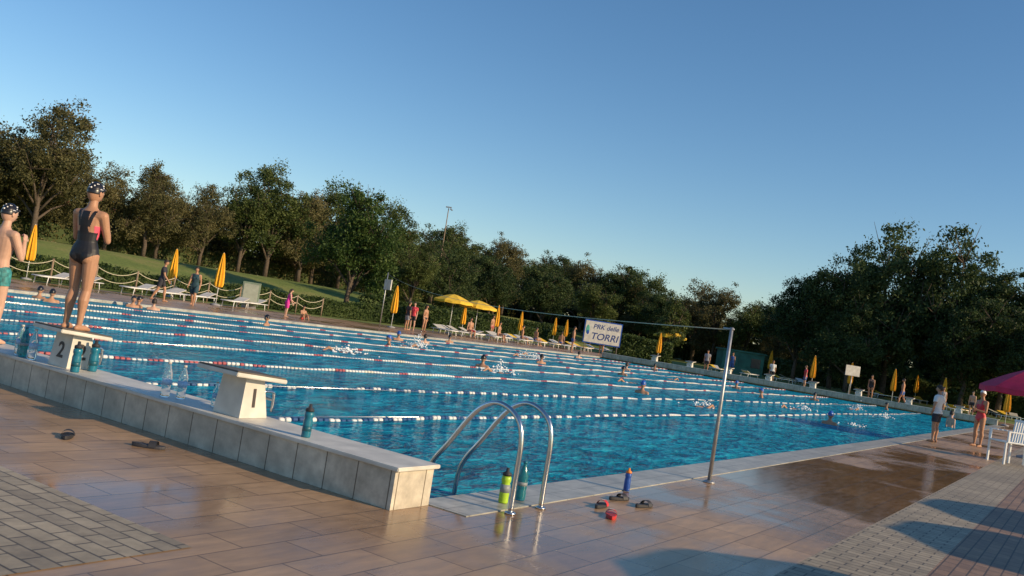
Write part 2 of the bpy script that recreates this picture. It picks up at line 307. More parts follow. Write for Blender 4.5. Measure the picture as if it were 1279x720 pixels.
# ------------------------------------------------------------------ people
def nrm(v): return Vector(v).normalized()
def person(name,loc,yaw,H,legs,arms,zone,mats,vox=.014,lean=0,seat=None,head=None,female=False,curl=.5,rot=None):
    """facing +X, left +Y. legs/arms: {'L':(dir,dir),'R':(dir,dir)}"""
    prims=[]; b=B(); dm=mats[0]
    T=nrm((math.sin(lean),0,math.cos(lean))); S=Vector((0,1,0)); Fw=S.cross(T)
    hips={}
    for k,sg in (('L',1),('R',-1)):
        hip=S*sg*.052; th=nrm(legs[k][0]); sh=nrm(legs[k][1]); kn=hip+th*.245; an=kn+sh*.23
        hips[k]=(hip,kn,an)
    zlow=min(h[2].z for h in hips.values())-.042
    base=Vector((0,0,-zlow if seat is None else seat/H+.06))
    P=lambda v:(Vector(v)+base)*H
    def tb(pts,rad,tag,n=12):
        b.tube([P(p) for p in pts],[r*H for r in rad],dm,n,round_=True)
        for i in range(len(pts)-1): prims.append((P(pts[i]),P(pts[i+1]),rad[i]*H,rad[i+1]*H,tag,i/(len(pts)-1),(i+1)/(len(pts)-1)))
    for k,sg in (('L',1),('R',-1)):
        hip,kn,an=hips[k]
        m1=hip.lerp(kn,.4); 
        tb([hip,m1,kn],[.052,.047,.032],'thigh'+k)
        sh=(an-kn).normalized(); back=-nrm(Fw-sh*Fw.dot(sh))
        c1=kn.lerp(an,.3)+back*.010
        tb([kn,c1,kn.lerp(an,.65)+back*.003,an],[.032,.036,.025,.018],'shin'+k)
        fd=legs[k][2] if len(legs[k])>2 else (1,.18*sg,-.0); fd=nrm(fd); dn=Vector((0,0,-1)) if abs(fd.z)<.5 else sh
        heel=an+dn*.024-fd*.022; mid=an+dn*.022+fd*.05; toe=an+dn*.031+fd*.088
        tb([heel,mid,toe],[.019,.021,.012],'foot'+k)
    sw=.098 if female else .108; hw=1.04 if female else .96; ww=.92 if female else 1.0; cw=.92 if female else 1.03
    R_=[(-.06,.03,.035,0),(-.035,.080*hw,.058,0),(0,.096*hw,.064,-.004),(.04,.091*hw,.060,-.003),(.09,.075*ww,.052,.003),(.14,.080*cw,.056,.006),(.20,.093*cw,.064,.006),(.25,.098*cw,.062,.002),(.285,.086*cw,.050,0),(.308,.055,.038,0),(.328,.034,.032,.002),(.36,.029,.029,.008),(.395,.027,.027,.012)]
    rr=[]
    for al,w,d,off in R_:
        c=T*al+Fw*off; rr.append([P(c+S*w*math.cos(a)+Fw*d*math.sin(a)) for a in [2*math.pi*k/20 for k in range(20)]])
    b.rings(rr,dm)
    prims.append((P(T*-.03),P(T*.29),.085*H,.085*H,'torso',0,1)); prims.append((P(T*.33),P(T*.41),.03*H,.03*H,'neck',0,1))
    for sg in(1,-1):
        g=S*sg*.042-Fw*.024-T*.014; b.sphere(P(g),(.048*H,.047*H,.052*H),dm)
        prims.append((P(g),P(g+T*.001),.047*H,.047*H,'torso',0,1))
        if female:
            g=S*sg*.040+Fw*.048+T*.205; b.sphere(P(g),(.028*H,.032*H,.032*H),dm)
    fing=B() if vox>.0085 else b
    for k,sg in(('L',1),('R',-1)):
        sh=T*.272+S*sg*sw; ud=nrm(arms[k][0]); fd=nrm(arms[k][1]); el=sh+ud*.172; wr=el+fd*.145
        b.tube([P(T*.268+S*sg*.05),P(sh)],[.042*H,.034*H],dm,12,round_=True)
        tb([sh,sh.lerp(el,.45),el],[.033,.029,.022],'uarm'+k); tb([el,el.lerp(wr,.3),wr],[.022,.024,.015],'farm'+k)
        n0=Vector((0,-sg,0)) if abs(fd.y)<.8 else Vector((0,0,-1)); n_=nrm(n0-fd*n0.dot(fd)); w_=fd.cross(n_)
        if w_.x*1<0 or (abs(w_.x)<.2 and w_.z<0): w_=-w_
        M=Matrix((fd,w_,n_)).transposed()
        pc=wr+fd*.026; b.sphere(P(pc),(.032*H,.022*H,.011*H),dm,M); prims.append((P(wr),P(pc+fd*.05),.02*H,.012*H,'hand'+k,0,1))
        for i,(o_,ln) in enumerate(((.0155,.040),(.0055,.045),(-.005,.042),(-.0145,.033))):
            p0=pc+fd*.020+w_*o_; c_=curl+.1*i; d1=nrm(fd*math.cos(c_*.4)+n_*math.sin(c_*.4)); d2=nrm(fd*math.cos(c_*1.3)+n_*math.sin(c_*1.3)); d3=nrm(fd*math.cos(c_*2.1)+n_*math.sin(c_*2.1))
            p1=p0+d1*ln*.45; p2=p1+d2*ln*.33; p3=p2+d3*ln*.25
            fing.tube([P(p0),P(p1),P(p2),P(p3)],[.0058*H,.0054*H,.0048*H,.004*H],dm,8,round_=True)
        p0=pc-fd*.012+w_*.014; d1=nrm(fd*.6+w_*.75+n_*.25); p1=p0+d1*.024; p2=p1+nrm(fd*.85+w_*.35+n_*.35)*.022
        fing.tube([P(p0),P(p1),P(p2)],[.008*H,.0065*H,.005*H],dm,8,round_=True)
    me=b.mesh('tmp'); ob=bpy.data.objects.new('tmp',me); COL.objects.link(ob)
    md=ob.modifiers.new('r','REMESH'); md.mode='VOXEL'; md.voxel_size=vox; md.use_smooth_shade=True
    sm=ob.modifiers.new('s','SMOOTH'); sm.iterations=5; sm.factor=.5
    dg=bpy.context.evaluated_depsgraph_get(); me2=bpy.data.meshes.new_from_object(ob.evaluated_get(dg)); bpy.data.objects.remove(ob)
    def classify(C):
        best=np.full(len(C),1e9); tg=np.zeros(len(C),int); tp=np.zeros(len(C))
        for i,(a,c,ra,rc,tag,t0,t1) in enumerate(prims):
            a=np.array(a);c=np.array(c);ab=c-a;L2=max(ab@ab,1e-9); k=np.clip(((C-a)@ab)/L2,0,1)
            d=np.linalg.norm(C-(a+k[:,None]*ab),axis=1)-(ra+(rc-ra)*k)
            u=d<best; best[u]=d[u]; tg[u]=i; tp[u]=t0+(t1-t0)*k[u]
        rel=(C/H-np.array(base)); al=rel@np.array(T); si=rel@np.array(S); fw=rel@np.array(Fw)
        return [prims[i][4] for i in tg],tp,al,si,fw
    nv=len(me2.vertices); co=np.zeros(nv*3); me2.vertices.foreach_get('co',co); co=co.reshape(-1,3); no=np.zeros(nv*3); me2.vertices.foreach_get('normal',no); no=no.reshape(-1,3)
    tg,tp,al,si,fw=classify(co); inf=np.array([zone(tg[i],tp[i],al[i],si[i],fw[i])[1] for i in range(nv)])
    co2=co+no*inf[:,None]*H
    nf=len(me2.polygons); fc=np.zeros(nf*3); me2.polygons.foreach_get('center',fc); fc=fc.reshape(-1,3); tg,tp,al,si,fw=classify(fc)
    mi=[zone(tg[i],tp[i],al[i],si[i],fw[i])[0] for i in range(nf)]
    body=B()
    body.mats=list(mats)
    body.v=[tuple(c) for c in co2]; body.f=[tuple(p.vertices) for p in me2.polygons]; body.m=mi; body.s=[True]*nf
    if fing is not b:
        o=len(body.v); body.v+=fing.v; body.f+=[tuple(o+k for k in q) for q in fing.f]; body.m+=[0]*len(fing.f); body.s+=[True]*len(fing.f)
    hd=head or {}; hy=hd.get('yaw',0); hp=hd.get('pitch',0)
    HR=Matrix((Fw,S,T)).transposed()@Matrix.Rotation(hy,3,'Z')@Matrix.Rotation(hp,3,'Y')
    k=hd.get('k',1.0); hc=P(T*.400+Fw*.012)+ (T*.024*H)
    hs=lambda *a:[x*H*k for x in a]
    def hshape(w):
        z=w.z/(.066*H*k)
        if z<0: w=Vector((w.x*(1-.10*z*z)+.003*H*(-z),w.y*(1+.30*z*(.5-.5*z)*.9 if z<0 else 1),w.z))
        return w
    body.sphere(hc,hs(.054,.044,.066),mats[0],HR,20,16,hshape)
    def hpart(off,r,mat,nn=8): body.sphere(hc+HR@Vector(hs(*off)),hs(*r),mat,HR,nn,6)
    hpart((.055,0,-.012),(.009,.006,.013),mats[0]); hpart((.0515,0,-.034),(.005,.013,.0035),lipm); 
    for sg in(1,-1):
        hpart((.0465,.018*sg,.002),(.0055,.007,.004),eyew); hpart((.051,.018*sg,.002),(.0025,.003,.003),dark); hpart((.0485,.018*sg,.012),(.005,.009,.0016),hair_d)
        hpart((-.004,.0445*sg,-.006),(.010,.005,.016),mats[0])
    def cap_shell(scale,mat,thr):
        rr=[]; nu,nvv=24,12
        for i in range(nvv+1):
            th=math.pi*.5*1.25*i/nvv; ring=[]
            for j in range(nu):
                a=2*math.pi*j/nu; lim=thr(math.cos(a)); zc_=math.cos(th)*.066*scale; s_=math.sin(th)
                if zc_<lim: zc_=lim; s_=math.sqrt(max(0,1-(lim/(.066*scale))**2))*(.985 if i==nvv else 1)
                ring.append(hc+HR@(Vector((s_*math.cos(a)*.054*scale,s_*math.sin(a)*.044*scale,zc_))*H*k))
            rr.append(ring)
        rr[0]=[hc+HR@(Vector((0.0008*math.cos(2*math.pi*j/nu),0.0008*math.sin(2*math.pi*j/nu),.066*scale))*H*k) for j in range(nu)]
        body.rings(rr,mat,True)
    if 'cap' in hd:
        cap_shell(1.05,hd['cap'],lambda c:-.010+.030*max(0,min(1,(c+.3)/.9)))
        if hd.get('goggles',True):
            pts=[hc+HR@Vector(hs(.0565*math.cos(a),.0465*math.sin(a),.020+.004*math.cos(a))) for a in [2*math.pi*j/24 for j in range(25)]]
            body.tube(pts,.0022*H,hd.get('strap',dark),6)
            for sg in(1,-1): hpart((.052,.018*sg,.030),(.007,.012,.008),dark)
    if 'hair' in hd:
        cap_shell(1.12,hd['hair'],lambda c:-.03+.055*max(0,min(1,(c+.2)/.6)))
        if hd.get('long'):
            body.tube([hc+HR@Vector(hs(-.045,0,.02)),hc+HR@Vector(hs(-.062,0,-.04)),hc+HR@Vector(hs(-.06,0,-.11))],[.03*H,.03*H,.014*H],hd['hair'],12,round_=True)
    if 'pattern' in hd:
        for j in range(22):
            a=j*2.399; z=.018+.045*((j*7)%13)/13; rr_=math.sqrt(max(0,1-(z/.069)**2)); 
            off=Vector((math.cos(a)*.0560*rr_,math.sin(a)*.0455*rr_,z)); rz_=.0045+.004*((j*5)%7)/7; body.sphere(hc+HR@(off*H*k),hs(rz_,rz_*.7,rz_*.8),hd['pattern'],HR,6,4)
    o=place(body.mesh(name),name,loc,yaw)
    if rot: o.rotation_euler=rot
    return o
skinA=simple('tanned_skin',(.44,.235,.14),.5,var=.08,scale=15,spec=.3); skinB=simple('fair_skin',(.56,.34,.24),.5,var=.08,scale=15,spec=.3)
lipm=simple('lips',(.38,.12,.10),.5); eyew=simple('eye_white',(.6,.6,.58),.3,var=.02); hair_d=simple('dark_hair',(.035,.022,.015),.6,var=.3,scale=40); hair_b=simple('brown_hair',(.12,.065,.03),.6,var=.3,scale=40)
blk=simple('black_swimsuit',(.012,.012,.016),.55,var=.2); pink=simple('coral_panel',(.75,.10,.16),.5); teal=simple('teal_trunks',(.04,.22,.22),.6,var=.6,scale=22)
teew=simple('white_tee',(.72,.72,.70),.8,var=.05); darkc=simple('dark_cloth',(.03,.03,.04),.8,var=.2); redsuit=simple('coral_red_swimsuit',(.62,.05,.07),.5); pinkc=simple('fuchsia_cloth',(.70,.03,.30),.7); bluec=simple('blue_cloth',(.05,.12,.35),.7); greyc=simple('grey_cloth',(.3,.3,.32),.8); capw=simple('white_cap',(.8,.8,.8),.35,var=.04); capb=simple('black_cap',(.015,.015,.02),.3,var=.2); capbl=simple('blue_cap',(.03,.12,.45),.3); navyc=simple('teal_dark_cloth',(.02,.06,.08),.8,var=.3)
def legline(tag,al,si): return (tag=='torso' or tag[:5]=='thigh') and al<.05 and al>-.075+.85*abs(si)
def z_swim(tag,t,al,si,fw):
    if al<.05 and (tag=='torso' or tag[:5]=='thigh'): return (1,.001) if legline(tag,al,si) else (0,0)
    if tag=='torso':
        if al<.10 or (al<.155 and fw<0): return (1,.001)
        if fw<0:
            if al<.20 and abs(si)>.064: return (2,.001)
            if abs(si)<.028+.25*max(0,.19-al) and al<.295: return (1,.001)
            if .19<al<.30 and abs(abs(si)-(.03+.25*(al-.19)))<.012: return (1,.001)
            return (0,0)
        if al<.235: return (2 if abs(si)>.07 else 1,.001)
        if al<.30 and abs(abs(si)-.045)<.012: return (1,.001)
    return (0,0)
def z_trunks(tag,t,al,si,fw):
    if tag=='torso' and al<.03: return (1,.005)
    if tag[:5]=='thigh' and t<.50: return (1,.007)
    return (0,0)
def z_briefs(tag,t,al,si,fw):
    if al<.025 and legline(tag,al,si): return (1,.002)
    return (0,0)
def z_tee(tag,t,al,si,fw):
    if tag=='neck' or al>.318: return (0,0)
    if tag=='torso' and al>-.01: return (1,.009)
    if tag[:4]=='uarm' and t<.6: return (1,.010)
    if tag=='torso': return (2,.008)
    if tag[:5]=='thigh' and t<.72: return (2,.009) if al<-.01 else (1,.009)
    return (0,0)
def z_dress(tag,t,al,si,fw):
    if tag=='torso' and al<.30: return (1,.010)
    if tag[:5]=='thigh' and t<.85: return (1,.018)
    return (0,0)
ST={'L':((.02,.06,-1),(-.04,.0,-1)),'R':((.04,-.06,-1),(-.05,0,-1))}
girl=person('girl_swimmer',(.16,4.17,.70),math.radians(22),1.49,{'L':((.10,.0,-1),(-.08,.03,-1)),'R':((.04,-.0,-1),(-.10,-.03,-1))},
  {'L':((.32,.12,-1),(.30,-.50,1)),'R':((.36,-.12,-1),(.28,.45,1))},z_swim,[skinA,blk,pink],vox=.0052,lean=-.03,female=True,head=dict(cap=capb,pattern=capw,k=1.10,pitch=.08,yaw=-.1),curl=.9)
boy=person('boy_swimmer',(.20,5.84,.33),math.radians(12),1.55,{'L':((.05,.05,-1),(-.05,.0,-1)),'R':((.05,-.05,-1),(-.05,0,-1))},
  {'L':((.35,.12,-1),(.35,-.5,1)),'R':((.38,-.15,-1),(.4,.42,1))},z_trunks,[skinB,teal],vox=.0055,head=dict(cap=capb,pattern=capw,k=1.08,pitch=.05),curl=.9)
person('man_standing',(22.3,-.95,.004),math.radians(75),1.56,ST,{'L':((-.05,.45,-1),(.35,-.55,-.7)),'R':((-.05,-.45,-1),(.35,.55,-.7))},z_tee,[skinA,teew,darkc],vox=.010,head=dict(hair=hair_d,yaw=.3))
person('woman_standing',(24.1,-1.85,.004),math.radians(140),1.62,ST,{'L':((.15,.15,-1),(.8,-.6,.15)),'R':((.15,-.15,-1),(.8,.6,.05))},z_swim,[skinA,redsuit,redsuit],vox=.010,female=True,head=dict(cap=capw,goggles=False))
WK={'L':((.42,.04,-1),(.05,0,-1)),'R':((-.22,-.04,-1),(-.55,0,-1))}
person('man_walking',(18.3,28.1,.004),math.radians(-45),1.76,WK,{'L':((-.3,.15,-1),(.1,0,-1)),'R':((.35,-.15,-1),(.7,0,-.8))},z_tee,[skinA,darkc,darkc],lean=.06,head=dict(hair=hair_d))
person('woman_walking',(19.5,27.5,.004),math.radians(215),1.68,WK,{'L':((-.25,.15,-1),(.2,0,-1)),'R':((.3,-.15,-1),(.6,0,-.8))},z_dress,[skinA,navyc],female=True,lean=.05,head=dict(hair=hair_d,long=True))
person('woman_in_pink',(24.5,27.2,.004),math.radians(-30),1.35,ST,{'L':((.5,.1,-1),(.8,0,-.6)),'R':((.2,-.15,-1),(.5,0,-.9))},z_dress,[skinB,pinkc],female=True,lean=.18,head=dict(hair=hair_d,long=True))
SITC={'L':((1,.1,-.05),(.1,0,-1)),'R':((1,-.1,-.05),(.1,0,-1))}
person('child_sitting',(25.0,26.6,.004),math.radians(-100),1.2,{'L':((.8,.2,.6),(.6,0,-1)),'R':((.8,-.2,.6),(.6,0,-1))},{'L':((.5,.2,-.8),(.8,0,.1)),'R':((.5,-.2,-.8),(.8,0,.1))},z_briefs,[skinA,redsuit],seat=.0,head=dict(hair=hair_d))
HANG={'L':((.0,.12,-1),(.12,0,-1)),'R':((0,-.12,-1),(.15,0,-1))}
person('man_standing',(47.7,24.7,.004),math.radians(-60),1.75,ST,{'L':((0,.4,-1),(.4,-.5,-.7)),'R':((.05,-.15,-1),(.2,0,-1))},z_trunks,[skinA,bluec],head=dict(hair=hair_d))
ppl=[('man_standing',(35.4,28.9),-20,z_tee,[skinA,darkc,greyc],ST),('woman_standing',(36.4,29.3),200,z_tee,[skinB,redsuit,darkc],ST),('woman_standing',(37.4,29.2),-90,z_briefs,[skinA,darkc],ST),
('man_standing',(50.5,33.2),-90,z_trunks,[skinA,redf],ST),('woman_standing',(66,20),180,z_dress,[skinA,bluec],ST),('man_standing',(62,15.5),200,z_tee,[skinA,teew,darkc],ST),('woman_standing',(60.5,8.2),170,z_swim,[skinA,blk,blk],ST),('man_standing',(61,12.8),120,z_tee,[skinB,redsuit,bluec],ST),('woman_standing',(56.5,3.2),200,z_dress,[skinA,greyc],ST),('man_walking',(57,5.6),100,z_trunks,[skinA,bluec],WK),
('woman_standing',(55.5,26.5),190,z_swim,[skinA,bluec,bluec],ST),('man_standing',(59,19.5),190,z_tee,[skinA,greyc,darkc],ST),('woman_standing',(54,-2.2),150,z_dress,[skinA,redsuit],ST),('man_standing',(63,2.2),160,z_trunks,[skinB,darkc],ST)]
for nm,(x,y),yw,zf,ms,lg in ppl:
    person(nm,(x,y,.004 if x<60 else 0.),math.radians(yw),random.uniform(1.6,1.78),lg,HANG,zf,ms,vox=.02,female='woman' in nm,head=dict(hair=random.choice([hair_d,hair_b]),long='woman' in nm))
up=person('bather',(9.9,22.1,-1.32),.5,1.6,ST,HANG,z_trunks,[skinA,darkc],vox=.02,head=dict(cap=capb,k=1.15)); 
upl=person('bather',(19.3,16.3,-1.30),2.5,1.6,ST,HANG,z_trunks,[skinA,darkc],vox=.02,head=dict(cap=capbl,k=1.15))
upw=person('bather',(37.7,.45,-1.0),-.6,1.6,ST,HANG,z_trunks,[skinB,bluec],vox=.02,head=dict(hair=hair_d,k=1.1))
for me,x,y,r in ((up.data,9.6,20.9,1.),(up.data,13.6,22.9,-2),(upw.data,14.2,22.6,1),(up.data,13.95,23.1,0),(up.data,17.5,20.6,2),(upl.data,24.2,20.0,1),(up.data,17.8,11.2,.3),(upl.data,20.2,6.9,.1),(upl.data,22.7,1.93,0),(up.data,30,12.3,0),(upw.data,36,15,0),(up.data,41,7,0),(upl.data,38,10,0),(up.data,44,17,0),(up.data,27,14.6,1),(upl.data,33,7.2,2),(upw.data,26,20,1),(up.data,46,4.5,2),(up.data,31,22.4,1),(upw.data,42,21,1),(upl.data,44.5,1.2,1)):
    place(me,'bather',(x,y,-1.30),r)
sw=person('swimmer',(12.7,12.4,-.13),0,1.65,{'L':((-.0,.1,-1),(0,.05,-1),(0,0,-1)),'R':((.05,-.1,-1),(-.2,-.05,-1),(0,0,-1))},{'L':((.1,.15,1),(0,-.05,1)),'R':((-.55,-.35,.9),(.5,0,.9))},z_briefs,[skinA,darkc],vox=.02,head=dict(cap=capw,k=1.1,pitch=-.1))
def prone(o,x,y,dirz):
    M=Matrix.Translation((x,y,-.14))@Matrix.Rotation(dirz,4,'Z')@Matrix.Rotation(math.radians(86),4,'Y')@Matrix.Translation((0,0,-1.35))
    o.matrix_world=M
prone(sw,12.9,12.5,math.pi)
for x,y,d in ((21.5,17.3,0),(16.9,10.0,math.pi),(19.4,4.7,0),(28,4.5,math.pi),(33,19.5,0),(38,4.6,0),(25,9.6,math.pi),(30,17.4,math.pi),(35,12.2,0)):
    o=bpy.data.objects.new('swimmer',sw.data); COL.objects.link(o); prone(o,x,y,d)
foam=simple('water_splash',(.85,.88,.9),.3,var=.05)
def splash(x,y,n=90,r=.5,h=.35):
    q=B()
    for i in range(n):
        a=random.uniform(0,6.28); d=random.gauss(0,r*.5); z=abs(random.gauss(0,h*.4)); k=random.uniform(.008,.030)
        q.sphere((x+d*math.cos(a)*1.6,y+d*math.sin(a),-.075+z*max(0,1-abs(d)/r)),(k*1.5,k,k*.8),foam,None,6,4)
    q.obj('water_splash')
for a in ((13.3,12.6,90,.5,.3),(22.1,17.2,160,.6,.6),(17.3,10.2,90,.5,.4),(29,4.4,70,.5,.3),(35,2.6,60,.5,.3),(33.5,19.4,50,.5,.3),(24.5,1.6,40,.5,.2),(39,4.5,80,.6,.4),(31,17.3,70,.5,.4),(20.0,4.8,60,.5,.3)): splash(*a)
# ------------------------------------------------------------------ small things
def bottle_mesh(name,prof,mat,capm,capprof,label=None):
    q=B(); q.lathe(prof,(0,0,0),mat,20); q.lathe(capprof,(0,0,0),capm,16)
    if label: q.lathe(label[1],(0,0,0),label[0],20)
    return q.mesh(name)
clear=simple('clear_plastic',(.9,.95,.97),.05,var=.02,trans=.92,ior=1.25); tealp=simple('teal_plastic',(.02,.22,.32),.25,var=.08,trans=.3); tealc=simple('cyan_plastic',(.03,.32,.38),.15,trans=.6); greenp=simple('lime_plastic',(.40,.62,.04),.35); greyl=simple('grey_label',(.25,.28,.3),.5); bluep=simple('blue_plastic',(.02,.08,.35),.3); orange=simple('orange_plastic',(.85,.25,.03),.4); bluel=simple('pale_blue_label',(.35,.55,.75),.5)
pet=[(.001,0.0),(.034,.0),(.040,.012),(.041,.06),(.037,.08),(.041,.10),(.041,.19),(.038,.215),(.026,.255),(.014,.285),(.0135,.30)]
capP=[(.001,.298),(.016,.298),(.016,.318),(.001,.319)]
mb=bottle_mesh('plastic_water_bottle',pet,clear,white,capP,(bluel,[(.0418,.11),(.0418,.165)]))
place(mb,'plastic_water_bottle',(.10,2.47,.321)); place(mb,'plastic_water_bottle',(.20,2.38,.321),1.2,(1,1,.95))
sp=[(.001,0),(.034,0),(.037,.01),(.037,.13),(.031,.15),(.037,.165),(.037,.19),(.028,.205)]
cps=[(.001,.205),(.035,.205),(.033,.225),(.014,.235),(.012,.262),(.001,.264)]
mt=bottle_mesh('sports_bottle',[(r,z) for r,z in sp],tealp,dark,cps,(simple('dark_teal_band',(.01,.1,.14),.4),[(.0375,.05),(.0375,.09)])); place(mt,'sports_bottle',(.11,.68,.321))
mg=bottle_mesh('sports_bottle',sp,greenp,dark,cps,(greyl,[(.0375,.08),(.0375,.14)])); place(mg,'sports_bottle',(1.18,-.56,.012),0,1.08)
mc_=bottle_mesh('plastic_water_bottle',pet,tealc,tealp,capP,(greyl,[(.0418,.12),(.0418,.15)])); place(mc_,'plastic_water_bottle',(1.44,-.56,.012),0,1.03)
mbl=bottle_mesh('sports_bottle',sp,bluep,orange,cps,None); place(mbl,'sports_bottle',(3.13,-.74,.01),0,.85)
place(mt,'sports_bottle',(.05,3.82,.321),0,1.15); place(mt,'sports_bottle',(.30,3.93,.321),0,1.2); place(mb,'plastic_water_bottle',(.27,2.0,.321),0,.7); place(mc_,'plastic_water_bottle',(.05,4.78,.321)); place(mb,'plastic_water_bottle',(.1,4.95,.321)); place(mc_,'plastic_water_bottle',(.2,5.15,.321),0,.9); place(mb,'plastic_water_bottle',(-.02+.08,4.62,.321),0,1.0)
def slide(name,x,y,rz,sole,strap,L_=.26):
    q=B(); top=[];bot=[];n=24
    for k in range(n):
        a=2*math.pi*k/n; px=math.cos(a)*L_/2; w=.044+.008*math.cos(a); py=math.sin(a)*w
        top.append(Vector((px,py,.024+.008*(px<-.06)))); bot.append(Vector((px*.97,py*.92,0)))
    q.rings([bot,[Vector((p.x,p.y,.012)) for p in top],top],sole,False)
    for k in range(2):
        v=[];f=[]
        for i in range(9):
            a=math.pi*i/8; 
            for dx in(-.028,.028): v.append((.035+dx+(.006 if k else 0),math.cos(a)*.05,.012+math.sin(a)*(.048-.003*k)))
        for i in range(8): f.append((2*i,2*i+1,2*i+3,2*i+2))
        q.add(v,f,strap,True)
    if strap is red: q.add([(.035+dx,.001+dy,.061) for dx,dy in((-.015,-.02),(.015,-.02),(.015,.02),(-.015,.02))],[(0,1,2,3)],white)
    q.obj(name,(x,y,.005),rz)
slide('slide_sandal',1.80,-1.24,.5,red,red); slide('slide_sandal',2.08,-1.00,.15,dark,red); slide('slide_sandal',2.60,-.92,-.3,dark,dark); slide('slide_sandal',2.58,-1.18,-.15,dark,dark)
slide('slide_sandal',-.85,2.32,.9,dark,dark,.24); slide('slide_sandal',-.42,1.87,-.9,simple('dark_grey_sole',(.05,.05,.06),.6),dark,.27)
q=B()
for sx in(-.24,.24):
    for sy in(-.24,.24): q.box((sx,sy,.22),(.04,.04,.44),plastic,bev=.006)
q.box((0,0,.44),(.52,.52,.03),plastic,bev=.012)
for i in range(7): q.box((-.25-.0,-.21+.07*i,.66),(.02,.045,.42),plastic,Matrix.Rotation(-.12,3,'Y'))
q.box((-.275,0,.88),(.03,.52,.05),plastic,bev=.01)
for sy in(-.27,.27): q.box((0,sy,.65),(.5,.05,.025),plastic,bev=.008); q.box((.22,sy,.55),(.04,.04,.2),plastic)
chm=q.mesh('plastic_chair'); place(chm,'plastic_chair',(18.9,-2.95,.004),2.3,1.15); place(chm,'plastic_chair',(19.7,-3.6,.004),2.9,1.15)
def closed_umb(mat,h=2.35):
    q=B(); q.tube([(0,0,0),(0,0,h)],.019,plastic,8); q.lathe([(.22,0),(.22,.05),(.05,.09)],(0,0,0),greyc,16)
    q.lathe([(.05,.80),(.135,.84),(.16,.95),(.15,1.3),(.115,1.7),(.075,2.05),(.035,h-.05),(.012,h)],(0,0,0),mat,16,False,star=.28)
    q.tube([(.13*math.cos(a),.13*math.sin(a),1.28) for a in [2*math.pi*k/12 for k in range(13)]],.008,mat,5)
    return q.mesh('closed_umbrella')
cu=closed_umb(yellow)
for x,y,s_ in ((15.5,33.2,1),(22.8,33.6,1.02),(23.2,30.6,1.08),(34.9,29.6,1.05),(43.6,30.9,.9),(51,33.2,1.06),(56.1,34.3,1.0),(62.1,34.6,1.0),(64.3,34.7,1.0),(72.9,19,1.05),(58.6,11.7,1.02),(63.2,10.2,1),(61.7,7,1),(68,4.6,1),(52.1,-.6,.95),(57.5,-1.8,.95),(58,23,1),(78,8,1),(79,2,1)):
    o=place(cu,'closed_umbrella',(x,y,.003 if x<60 else 0),random.random()*3,s_)
def open_umb(mat,R_=1.15,h=2.25,drop=.42,nm='open_umbrella'):
    q=B(); q.tube([(0,0,0),(0,0,h)],.02,plastic,8); q.lathe([(.22,0),(.22,.05),(.05,.09)],(0,0,0),greyc,16)
    n=16; rr=[]
    for k in range(6):
        f_=k/5; ring=[]
        for j in range(n):
            a=2*math.pi*j/n; sag=(0 if j%2==0 else -.035*f_); r=R_*f_*(1 if j%2==0 else .965); ring.append(Vector((r*math.cos(a)+.001*math.cos(a),r*math.sin(a)+.001*math.sin(a),h-drop*f_**1.35+sag)))
        rr.append(ring)
    rr.append([Vector((p.x*1.0,p.y*1.0,p.z-.14)) for p in rr[-1]])
    q.rings(rr,mat,False,cap=False)
    for j in range(0,n,2):
        a=2*math.pi*j/n; q.tube([(0,0,h-.55),(R_*.55*math.cos(a),R_*.55*math.sin(a),h-drop*.5)],.006,plastic,5)
    return q.mesh(nm)
ou=open_umb(yellow2,1.3,2.5); place(ou,'open_umbrella',(43.0,31.5,.003),.2,1.05); place(ou,'open_umbrella',(45.2,31.0,.003),.5); place(ou,'open_umbrella',(65.2,25.3,0),.1,1.1)
om=open_umb(magenta,1.3,2.40,.62); place(om,'open_umbrella',(22.6,-3.15,.003),.1,1.0)
ow=open_umb(yellow2,1.25,2.3)
for x,y in ((8.8,-8.8),(11.8,-9.8),(1.7,-7.95),(6.1,-8.9),(.4,-8.1)): place(ow,'open_umbrella',(x,y,.003),.3)
def lounger(mat,top):
    q=B()
    for sy in(-.3,.3):
        q.tube([(-.95,sy,.30),(.95,sy,.30)],.022,mat,6)
        for sx in(-.7,.7): q.tube([(sx,sy,.30),(sx*1.08,sy,0)],.02,mat,6)
    for sx in(-.95,.3,.95): q.tube([(sx,-.3,.30),(sx,.3,.30)],.02,mat,6)
    q.box((-.32,0,.325),(1.24,.56,.025),top)
    q.box((.56,0,.42),(.68,.56,.025),top,Matrix.Rotation(math.radians(-18),3,'Y'))
    return q.mesh('sun_lounger')
lw=lounger(plastic,white); ly=lounger(plastic,yellow2)
for x,y,r in ((15.7,31.5,.3),(17.2,32.0,.2),(19.7,31.6,.3),(21.4,32.1,.2),(22.9,31.4,.3),(24.7,31.0,.3),(20.8,30.9,.3),(26.2,31.6,.2)): place(lw,'sun_lounger',(x,y,.003 if y<32 else 0),r+random.uniform(-.1,.1))
for i in range(22): place(random.choice([lw,lw,ly]),'sun_lounger',(39.5+i*1.15,random.uniform(29.0,30.2),.003),1.5+random.uniform(-.15,.15))
for i in range(20): place(random.choice([lw,ly,ly]),'sun_lounger',(random.uniform(61,76),random.uniform(0,22),0),random.uniform(0,3))
for i,(x,y) in enumerate(((41,28.4),(44,28.2),(47.5,28.6),(50,29),(53,28.6))): 
    person('sunbather',(x,y,.004),math.radians(-110+30*i),1.65,SITC,HANG,z_briefs,[skinA,random.choice([darkc,redsuit,bluec])],vox=.022,seat=.38,head=dict(hair=hair_d),female=bool(i%2)); place(lw,'sun_lounger',(x,y,.003),math.radians(-110+30*i)+1.57)
q=B(); F0=Vector((8,32.6,0)); F1=Vector((33,33.4,0)); nn=12; prev=None
